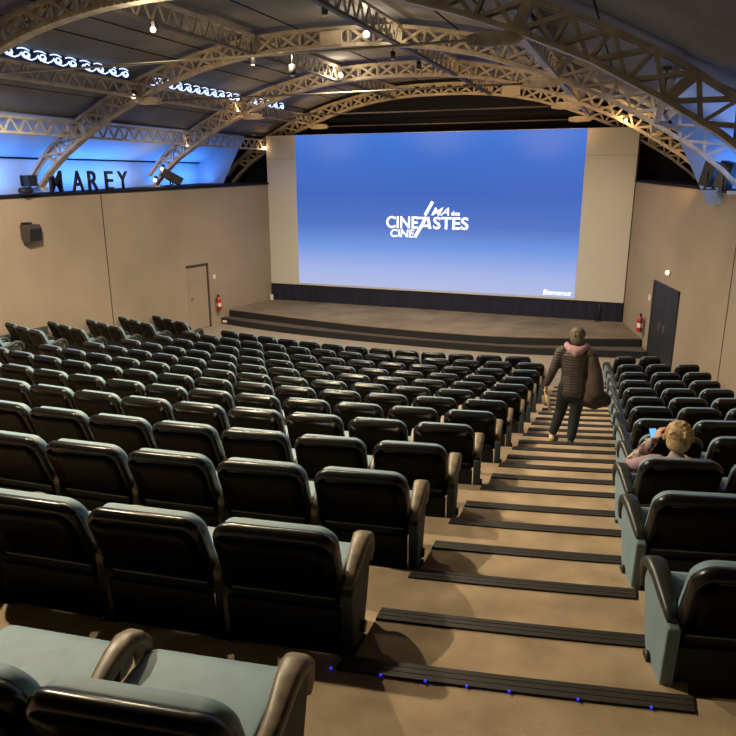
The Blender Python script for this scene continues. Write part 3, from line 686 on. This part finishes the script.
# ------------------------------------------------------------------ the seats
def rrect(hw, zb, zt, r, rb, n=6):
    pts = []
    for cx, cz, rr_, a0 in ((hw - r, zt - r, r, 0), (-(hw - r), zt - r, r, 90), (-(hw - rb), zb + rb, rb, 180), (hw - rb, zb + rb, rb, 270)):
        for i in range(n + 1):
            a = R(a0 + 90 * i / n); pts.append((cx + rr_ * math.cos(a), cz + rr_ * math.sin(a)))
    return pts
HB = .80
def lean(z): return (HB - z) * 0.40                # the back runs forward going down
def make_seat(W, arms, side=None, dark=False):
    root = bpy.data.objects.new('cinema_chair', None); C.objects.link(root); root.empty_display_size = .1
    hw = W / 2 - (.026 if abs(W - .69) > .001 else .005); ext = .11 if abs(W - .69) < .001 else 0
    m_ = MB(); rings = []
    def ring(hw_, zt, zb, r, dy, crown=0.0):
        out = []
        for x, z in rrect(hw_, zb, zt, r, .05): out.append((x, lean(z) + dy + crown * (x / hw_) ** 2, z + .012 * (1 - (x / hw_) ** 2) * (1 if z > .6 else 0)))
        return out
    rings = [ring(hw - .12, HB - .15, .42, .04, -.014), ring(hw - .020, HB - .046, .30, .085, -.010), ring(hw - .012, HB - .036, .29, .09, -.005), ring(hw - .001, HB - .010, .285, .10, .022), ring(hw, HB - .004, .28, .10, .034), ring(hw, HB - .004, .28, .10, .06)]
    m_.rings(rings[:2] , smooth=True); m_.build('back_shell', M['shell'], root, local=True)
    m_ = MB(); m_.rings(rings[1:], smooth=True); m_.build('shell_rim', M['rim'], root, local=True)
    m_ = MB(); rings = [ring(hw - .012, HB - .020, .30, .10, .058), ring(hw - .009, HB - .013, .30, .10, .075), ring(hw - .012, HB - .016, .30, .10, .10), ring(hw - .02, HB - .012, .31, .09, .125), ring(hw - .08, HB - .07, .36, .06, .14, -.02)]
    m_.rings(rings, smooth=True); m_.build('back_cushion', M['teal'], root, local=True)
    # seat
    sw = W / 2 - .055
    prof_ = [(.16, .36), (.17, .43), (.22, .455), (.42, .47), (.54, .465), (.60, .445), (.625, .40), (.61, .355), (.55, .335)]
    prof_ = [(y + (ext if y > .3 else 0), z) for y, z in prof_]
    m_ = MB(); rg_ = []
    for x, k in ((-sw, .965), (-sw + .012, .99), (-sw + .03, 1), (0, 1.012), (sw - .03, 1), (sw - .012, .99), (sw, .965)):
        rg_.append([(x, .42 + (y - .42) * (1 if k > 1 else k), .40 + (z - .40) * (1 if k > 1 else k)) for y, z in prof_])
    m_.rings(rg_, smooth=True); m_.build('seat_cushion', M['teal'], root, local=True)
    m_ = MB(); m_.prism([(.18, .30), (.16, .36), (.58, .34), (.52, .24), (.30, .20)], -sw + .01, sw - .01, 'x'); m_.build('seat_pan', M['pedestal'], root, .01, local=True)
    if side is None or True:
        m_ = MB(); m_.prism([(.17, .02), (.15, .30), (.19, .30), (.21, .02)], -sw - .01, sw + .01, 'x'); m_.build('kick_panel', M['pedestal'], root, local=True)
    for s in arms:
        x = s * W / 2
        end = side == s
        am = M['arm_dark'] if (dark and end) or dark == 2 else M['arm']
        rg_ = []
        for y, z, w, h in ((.15, .445, .026, .030), (.20, .475, .032, .035), (.29, .515, .040, .035), (.40, .555, .048, .035), (.49, .567, .054, .036), (.55, .547, .056, .040), (.585, .50, .054, .042), (.598, .44, .048, .03), (.59, .38, .038, .02)):
            y0_ = y
            t = 0 if y < .54 else min(1, (y - .52) / .07)
            if not end: w = w * .86
            ring_ = []
            for a in range(10):
                an = 2 * math.pi * a / 10; u, v = math.cos(an), math.sin(an)
                u = math.copysign(abs(u) ** .6, u); v = math.copysign(abs(v) ** .6, v)
                ring_.append((x + w * u, y + (ext if y0_ > .25 else 0) + (v * h * .9 * t), z - .02 + v * h * (1 - t * .8)))
            rg_.append(ring_)
        m_ = MB(); m_.rings(rg_, smooth=True); m_.build('armrest', am, root, local=True)
        m_ = MB()
        if end:
            pm = M['teal_panel'] if dark else M['panel_shaded']
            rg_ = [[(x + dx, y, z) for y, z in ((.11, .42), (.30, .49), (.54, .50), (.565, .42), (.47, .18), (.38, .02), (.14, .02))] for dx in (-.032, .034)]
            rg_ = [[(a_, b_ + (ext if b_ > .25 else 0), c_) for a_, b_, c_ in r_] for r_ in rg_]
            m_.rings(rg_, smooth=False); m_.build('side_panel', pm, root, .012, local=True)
            m_ = MB(); m_.tube([(x + s * .034, .33, .10), (x + s * .055, .33, .10)], .035, 12); m_.build('bolt_cover', M['black'], root, local=True)
        else:
            m_.prism([(.15, .43), (.52, .49), (.50, .36), (.36, .22), (.32, .02), (.16, .02)], x - .022, x + .022, 'x'); m_.build('pedestal', M['pedestal'], root, local=True)
        m_ = MB(); m_.box(x - .05, x + .05, .12, .36, 0, .03); m_.build('foot', M['pedestal'], root, local=True)
    return root
PR = {}
def seat(kind, W):
    key = (kind, round(W, 3))
    if key not in PR:
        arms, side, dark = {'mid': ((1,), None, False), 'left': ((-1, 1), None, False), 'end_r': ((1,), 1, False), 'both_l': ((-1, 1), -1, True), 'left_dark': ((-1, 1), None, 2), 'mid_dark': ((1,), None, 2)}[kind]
        PR[key] = make_seat(W, arms, side, dark); return PR[key]
    return copy_tree(PR[key])
ORD = ['first', 'second', 'third', 'fourth', 'fifth', 'sixth', 'seventh', 'eighth', 'ninth', 'tenth', 'eleventh', 'twelfth', 'thirteenth', 'fourteenth']
def row_word(k):
    n = 13 - k
    return (ORD[n - 1] + ' row from stage') if n > 1 else 'front row by stage'
def place(kind, W, k, x, y, block, pos, group):
    th = -math.atan2(CC[0] - x, CC[1] - y)
    c, s = math.cos(th), math.sin(th)
    pts = []
    for lx in (-W / 2, W / 2):
        for ly, lz in ((0, HB), (.6, .55), (.3, 0)): pts.append((x + lx * c - ly * s, y + lx * s + ly * c, PK[k] + lz))
    if not in_frame(pts, -1): return
    o = seat(kind, W)
    o.location = (x + s * .07, y - c * .07, PK[k]); o.rotation_euler = (0, 0, th)
    tag(o, 'black-backed cinema chair, %s block, %s, %s' % (block, row_word(k), pos), 'chair', group)
XC = {0: 4.86, 1: 4.60, 2: 4.61, 3: 4.60, 4: 4.58, 5: 4.59, 6: 4.54, 7: 4.54, 8: 4.49, 9: 4.44, 10: 4.41, 11: 4.36, 12: 3.95}
WC = {0: .69, 1: .715, 2: .695, 3: .675, 4: .66, 5: .65, 6: .65, 7: .65, 8: .65, 9: .65, 10: .65, 11: .65, 12: .63}
NC = {12: 13}
for k in range(12, -1, -1):
    n = 13 if k == 12 else 14
    for i in range(n):
        x = XC[k] - WC[k] * i
        y = row_y(k, x)
        if k == 12: y -= .0
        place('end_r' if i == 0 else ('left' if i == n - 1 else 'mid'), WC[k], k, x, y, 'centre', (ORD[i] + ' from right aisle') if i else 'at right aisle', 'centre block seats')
for k in range(12, 3, -1):                           # narrow block along the left wall
    xs = {12: -5.55, 11: -5.85, 10: -5.85, 9: -5.96, 8: -6.0}.get(k, -6.0)
    for i in range(3):
        x = xs - .56 * i; y = row_y(k, x)
        place('left_dark' if i == 2 else 'mid_dark', .57, k, x, y, 'left wall', (['nearest the centre block', 'middle of three', 'against the wall'])[i], 'left wall seats')
XR = {12: 6.22, 11: 6.33, 10: 6.40, 9: 6.42, 8: 6.48, 7: 6.53, 6: 6.57, 5: 6.62, 4: 6.66, 3: 6.66, 2: 6.73, 1: 6.88}
for k in range(12, 0, -1):
    W = .53 if k == 12 else .555 if k > 10 else (.57 if k > 5 else .62)
    if k <= 3: W = {3: .67, 2: .70, 1: .75}[k]
    n = 3 if k > 7 else 4
    for i in range(n):
        x = XR[k] + W * i; y = row_y(k, x) + {12: .1, 11: 0}.get(k, 0)
        if x + W / 2 > wx(RW, min(y + .15, 22)) + .02: continue
        place('both_l' if i == 0 else 'mid', W, k, x, y, 'right', (ORD[i] + ' from aisle') if i else 'at aisle', 'right block seats')

# ------------------------------------------------------------------ people
def soft(o, vox=0.012, it=4):
    r = o.modifiers.new('remesh', 'REMESH'); r.mode = 'VOXEL'; r.voxel_size = vox; r.use_smooth_shade = True
    s = o.modifiers.new('smooth', 'SMOOTH'); s.iterations = it; s.factor = .5
    return o
def hand(m_, w, d, palm_n, s=1.0, curl=0.4):         # palm, four fingers, thumb; d: pointing, palm_n: palm normal
    w, d, n = Vector(w), Vector(d).normalized(), Vector(palm_n).normalized(); a = d.cross(n).normalized()
    m_.blob([(*w, .026 * s, .018 * s), (*(w + d * .045 * s), .038 * s, .015 * s), (*(w + d * .085 * s), .036 * s, .013 * s)], side=a)
    for i, (o_, L) in enumerate(((-.028, .066), (-.010, .076), (.009, .072), (.027, .056))):
        p0 = w + d * .085 * s + a * o_ * s; p1 = p0 + (d + n * curl * .5).normalized() * L * .5 * s; p2 = p1 + (d + n * curl * 1.6).normalized() * L * .5 * s
        m_.blob([(*p0, .0095 * s), (*p1, .0088 * s), (*p2, .0072 * s)], side=a, seg=8)
    p0 = w + d * .025 * s - a * .028 * s; p1 = p0 + (d - a * .8 + n * .3).normalized() * .035 * s; p2 = p1 + (d + n * .5 - a * .1).normalized() * .03 * s
    m_.blob([(*p0, .012 * s), (*p1, .010 * s), (*p2, .008 * s)], side=a, seg=8)
# woman walking down the aisle, seen from behind
WX, WY, WZ = 5.57, 9.42, 1.112
wo = thing('person', 'woman in brown quilted jacket with pink hood walking down the aisle stairs', 'person', (WX, WY, WZ))
wo.scale = (1.02, 1.02, 1.02)
hip_r, hip_l = (.085, 0, .84), (-.095, 0, .83)
knee_r, ank_r = (.045, .05, .47), (.02, -.02, .09)
knee_l, ank_l = (-.15, .14, .46), (-.24, .12, .095)
sh_l, el_l, wr_l = (-.19, .0, 1.31), (-.275, .0, 1.05), (-.36, .07, .80)
sh_r, el_r, wr_r = (.19, .0, 1.30), (.285, -.02, 1.05), (.24, .20, 1.0)
body = MB()
body.blob([(-.005, 0, .82, .14, .10), (0, 0, .98, .12, .085), (0, 0, 1.15, .14, .09), (0, 0, 1.28, .16, .08), (0, .0, 1.36, .07, .06)])
body.blob([(0, 0, 1.33, .052, .052), (0, .02, 1.44, .048, .05)])
body.ball((0, .035, 1.525), .074, .092, .108)
body.ball((0, .115, 1.46), .035, .03, .03); body.blob([(0, .125, 1.545, .010, .012), (0, .142, 1.515, .013, .012)], seg=8)
for s in (-1, 1): body.ball((s * .076, .03, 1.52), .012, .02, .03, 8, 6)
for s in (-1, 1): body.ball((s * .028, .118, 1.545), .012, .01, .009, 8, 6)
body.blob([(-.022, .124, 1.487, .006, .006), (.022, .124, 1.487, .006, .006)], side=(0, 0, 1), seg=8)
for h_, k_, a_ in ((hip_r, knee_r, ank_r), (hip_l, knee_l, ank_l)):
    body.blob([(*h_, .085), (*[(h_[i] + k_[i]) / 2 for i in range(3)], .072), (*k_, .055), (*[(k_[i] * .6 + a_[i] * .4) for i in range(3)], .055), (*a_, .036)])
for s_, e_, w_ in ((sh_l, el_l, wr_l), (sh_r, el_r, wr_r)):
    body.blob([(*s_, .05), (*e_, .038), (*w_, .026)])
hand(body, wr_l, (-.10, .12, -.9), (.8, 0, 0), 1.0, .9); hand(body, wr_r, (-.5, .8, -.3), (0, 0, -1), 1.0, .6)
for a_ in (ank_r, ank_l): body.blob([(a_[0], a_[1] - .03, a_[2] - .03, .032, .026), (a_[0], a_[1] + .10, a_[2] - .05, .036, .018)])
soft(body.build('body', M['skin'], wo, local=True), .0085, 3)
hr = MB(); hr.ball((0, .02, 1.545), .098, .108, .102); hr.ball((0, -.005, 1.485), .088, .085, .085)
for i in range(40):
    a, t = random.uniform(0, 6.28), random.uniform(.2, 2.0)
    hr.ball((.094 * math.sin(t) * math.cos(a), .01 + .10 * math.sin(t) * math.sin(a), 1.53 + .098 * math.cos(t)), .016, .016, .022, 6, 4)
soft(hr.build('hair', M['hair_grey'], wo, local=True), .008, 2)
jk = MB()
jk.blob([(.0, 0, .79, .185, .135), (0, 0, .88, .18, .13), (0, 0, 1.0, .168, .12), (0, 0, 1.15, .185, .125), (0, -.005, 1.28, .20, .115), (0, 0, 1.345, .14, .09), (0, .01, 1.385, .075, .07)])
jk.blob([(sh_l[0] + .03, 0, 1.315, .075), (*sh_l, .078), (*[(sh_l[i] + el_l[i]) / 2 for i in range(3)], .070), (*el_l, .062), (*[(el_l[i] * .4 + wr_l[i] * .6) for i in range(3)], .053), (*[(el_l[i] * .1 + wr_l[i] * .9) for i in range(3)], .043)])
jk.blob([(sh_r[0] - .03, 0, 1.31, .075), (*sh_r, .078), (*[(sh_r[i] + el_r[i]) / 2 for i in range(3)], .070), (*el_r, .064), (*[(el_r[i] * .15 + wr_r[i] * .85) for i in range(3)], .045)])
soft(jk.build('jacket', M['jacket'], wo, local=True), .012, 3)
tr = MB()
tr.blob([(-.005, 0, .76, .165, .125), (-.005, 0, .86, .155, .115)])
for h_, k_, a_ in ((hip_r, knee_r, ank_r), (hip_l, knee_l, ank_l)):
    tr.blob([(*h_, .105), (*[(h_[i] + k_[i]) / 2 for i in range(3)], .095), (*k_, .078), (*[(k_[i] * .5 + a_[i] * .5) for i in range(3)], .072), (*[(k_[i] * .12 + a_[i] * .88) for i in range(3)], .060)])
soft(tr.build('trousers', M['trousers'], wo, local=True), .012, 3)
hd = MB(); pts = []
for i in range(13):
    a = R(180 * i / 12 + 180); pts.append((.125 * math.cos(a), .02 + .10 * math.sin(a), 1.395 - .03 * abs(math.sin(a)), .048, .040))
hd.blob(pts, side=(0, 0, 1)); hd.blob([(-.07, -.085, 1.36, .05, .035), (0, -.115, 1.325, .06, .04), (.07, -.085, 1.36, .05, .035)], side=(0, 0, 1))
soft(hd.build('hood', M['hood'], wo, local=True), .011, 3)
for nm, a_, mt, th_ in (('right', ank_r, 'shoe_dark', 0), ('left', ank_l, 'shoe', .3)):
    so = MB(); z = a_[2] - .055
    so.blob([(a_[0], a_[1] - .045, z + .005, .040, .038), (a_[0], a_[1] + .03, z + .002, .042, .032), (a_[0], a_[1] + .14, z - .008, .042, .024)], side=(1, 0, 0)); so.blob([(a_[0], a_[1], z + .0, .04, .04), (a_[0], a_[1], z + .045, .042, .042)])
    tag(soft(so.build('shoe', M[mt], wo, local=True), .009, 2), 'pale shoe with a bare ankle' if mt == 'shoe' else 'dark shoe')
pp = MB(); pp.tube([(WX - .385, WY + .10, WZ + .75), (WX - .335, WY + .10, WZ + .60), (WX - .295, WY + .10, WZ + .45)], .024, 10, radii=[.018, .026, .022], flat=.6)
tag(pp.build('folded_paper', M['paper']), 'cream folded paper held low in the walking woman\'s left hand', 'paper')
ct = MB(); ct.blob([(WX + .21, WY - .02, WZ + 1.27, .07, .08), (WX + .25, WY - .02, WZ + 1.12, .095, .09), (WX + .275, WY - .02, WZ + .97, .105, .10), (WX + .29, WY - .02, WZ + .82, .11, .10)])
ct.blob([(WX + .22, WY - .04, WZ + .95, .07, .06), (WX + .22, WY - .04, WZ + .72, .09, .07)])
tag(soft(ct.build('draped_coat', M['coat']), .013, 4), 'grey-brown coat draped over the walking woman\'s right arm', 'coat')
bg = thing('handbag', 'black handbag hanging below the coat on the walking woman\'s right side', 'bag', (WX + .28, WY, WZ + .69))
m_ = MB(); m_.blob([(-.15, 0, .0, .07, .09), (0, 0, -.01, .08, .12), (.15, 0, .03, .07, .09)], side=(0, 1, 0)); soft(m_.build('bag_body', M['bag'], bg, local=True), .012, 3)
m_ = MB(); m_.tube([(-.12, 0, .08), (-.07, 0, .26), (0, 0, .34), (.07, 0, .26), (.12, 0, .1)], .012, 8); m_.build('strap', M['bag'], bg, local=True)

# blond child sitting in the right block, phone in the left hand
kx = XR[3] - .03; ky = row_y(3, kx) - .05; kz = PK[3] - .04
ch = thing('person', 'short-haired blond person in a lilac and plaid top seated by the aisle', 'person', (kx, ky + .22, kz + .46))
b_ = MB()
b_.blob([(0, .05, .08, .14, .11), (0, .02, .18, .13, .10), (0, 0, .27, .15, .09), (0, .02, .33, .06, .055)])
b_.blob([(0, .02, .31, .045, .045), (0, .04, .42, .042, .044)])
b_.ball((.0, .055, .495), .073, .090, .100); b_.ball((0, .135, .425), .03, .025, .025); b_.blob([(0, .138, .515, .009, .01), (0, .155, .485, .012, .011)], seg=8)
for s in (-1, 1): b_.ball((s * .104, .055, .475), .016, .024, .034, 8, 6); b_.ball((s * .027, .133, .515), .012, .009, .008, 8, 6)
b_.blob([(-.02, .14, .45, .006, .006), (.02, .14, .45, .006, .006)], side=(0, 0, 1), seg=8)
for s in (-1, 1): b_.blob([(s * .08, .06, .07, .075), (s * .09, .28, .075, .065), (s * .10, .46, .05, .052), (s * .10, .48, -.15, .045), (s * .10, .46, -.38, .032)]); b_.blob([(s * .10, .45, -.42, .032, .026), (s * .10, .55, -.43, .034, .02)])
S1, E1, W1 = (-.16, .01, .27), (-.34, .22, .12), (-.15, .38, .33)
S2, E2, W2 = (.16, .01, .27), (.22, .18, .14), (.10, .36, .20)
for s_, e_, w_ in ((S1, E1, W1), (S2, E2, W2)): b_.blob([(*s_, .046), (*e_, .036), (*w_, .024)])
hand(b_, W1, (.3, .25, .75), (.6, .4, -.3), .9, 1.0); hand(b_, W2, (-.6, .6, .1), (0, 0, -1), .9, .6)
soft(b_.build('body', M['skin'], ch, local=True), .0085, 3)
h_ = MB(); h_.ball((0, .045, .515), .106, .116, .106); h_.ball((0, .01, .455), .092, .085, .085)
for i in range(60):
    a, t = random.uniform(0, 2 * math.pi), random.uniform(.1, 1.5)
    p = (.100 * math.sin(t) * math.cos(a), .045 + .11 * math.sin(t) * math.sin(a) - .01, .518 + .10 * math.cos(t))
    h_.ball(p, .014, .014, .012, 6, 4)
soft(h_.build('hair', M['hair_blond'], ch, local=True), .007, 1)
t_ = MB()
t_.blob([(0, .05, .06, .165, .13), (0, .02, .14, .155, .12), (0, 0, .22, .165, .11), (0, .01, .295, .10, .08), (0, .02, .335, .06, .06)])
t_.blob([(*S2, .062), (*E2, .052), (*[(E2[i] * .2 + W2[i] * .8) for i in range(3)], .038)])
t_.blob([(-.13, .01, .275, .06), (*S1, .064), (*[(S1[i] + E1[i]) / 2 for i in range(3)], .060), (*E1, .055), (*[(E1[i] * .75 + W1[i] * .25) for i in range(3)], .050)])
soft(t_.build('shirt', M['lilac'], ch, local=True), .011, 3)
t_ = MB(); t_.blob([(*[(E1[i] * .92 + W1[i] * .08) for i in range(3)], .062), (*[(E1[i] * .5 + W1[i] * .5) for i in range(3)], .056), (*[(E1[i] * .12 + W1[i] * .88) for i in range(3)], .044)])
soft(t_.build('plaid_sleeve', M['plaid'], ch, local=True), .010, 3)
t_ = MB()
for s in (-1, 1): t_.blob([(s * .08, .06, .07, .09), (s * .09, .28, .075, .08), (s * .10, .46, .05, .066), (s * .10, .48, -.15, .06), (s * .10, .46, -.36, .05)])
soft(t_.build('trousers', M['trousers'], ch, local=True), .012, 3)
for s in (-1, 1):
    t_ = MB(); t_.blob([(s * .10, .43, -.41, .04, .04), (s * .10, .56, -.43, .042, .026)]); soft(t_.build('shoe', M['shoe_dark'], ch, local=True), .009, 2)
ph = thing('phone', 'phone with a glowing blue screen held up by the seated blond person', 'phone', (kx - .165, ky + .22 + .44, kz + .46 + .345)); ph.rotation_euler = (R(-40), R(-6), R(12)); ph.scale = (.8, .8, .8)
m_ = MB(); m_.box(-.038, .038, -.004, .004, -.075, .075); m_.build('phone_case', M['black'], ph, .004, local=True)
m_ = MB(); m_.box(-.034, .034, -.0055, -.0042, -.068, .068); m_.build('phone_display', M['phone_screen'], ph, local=True)
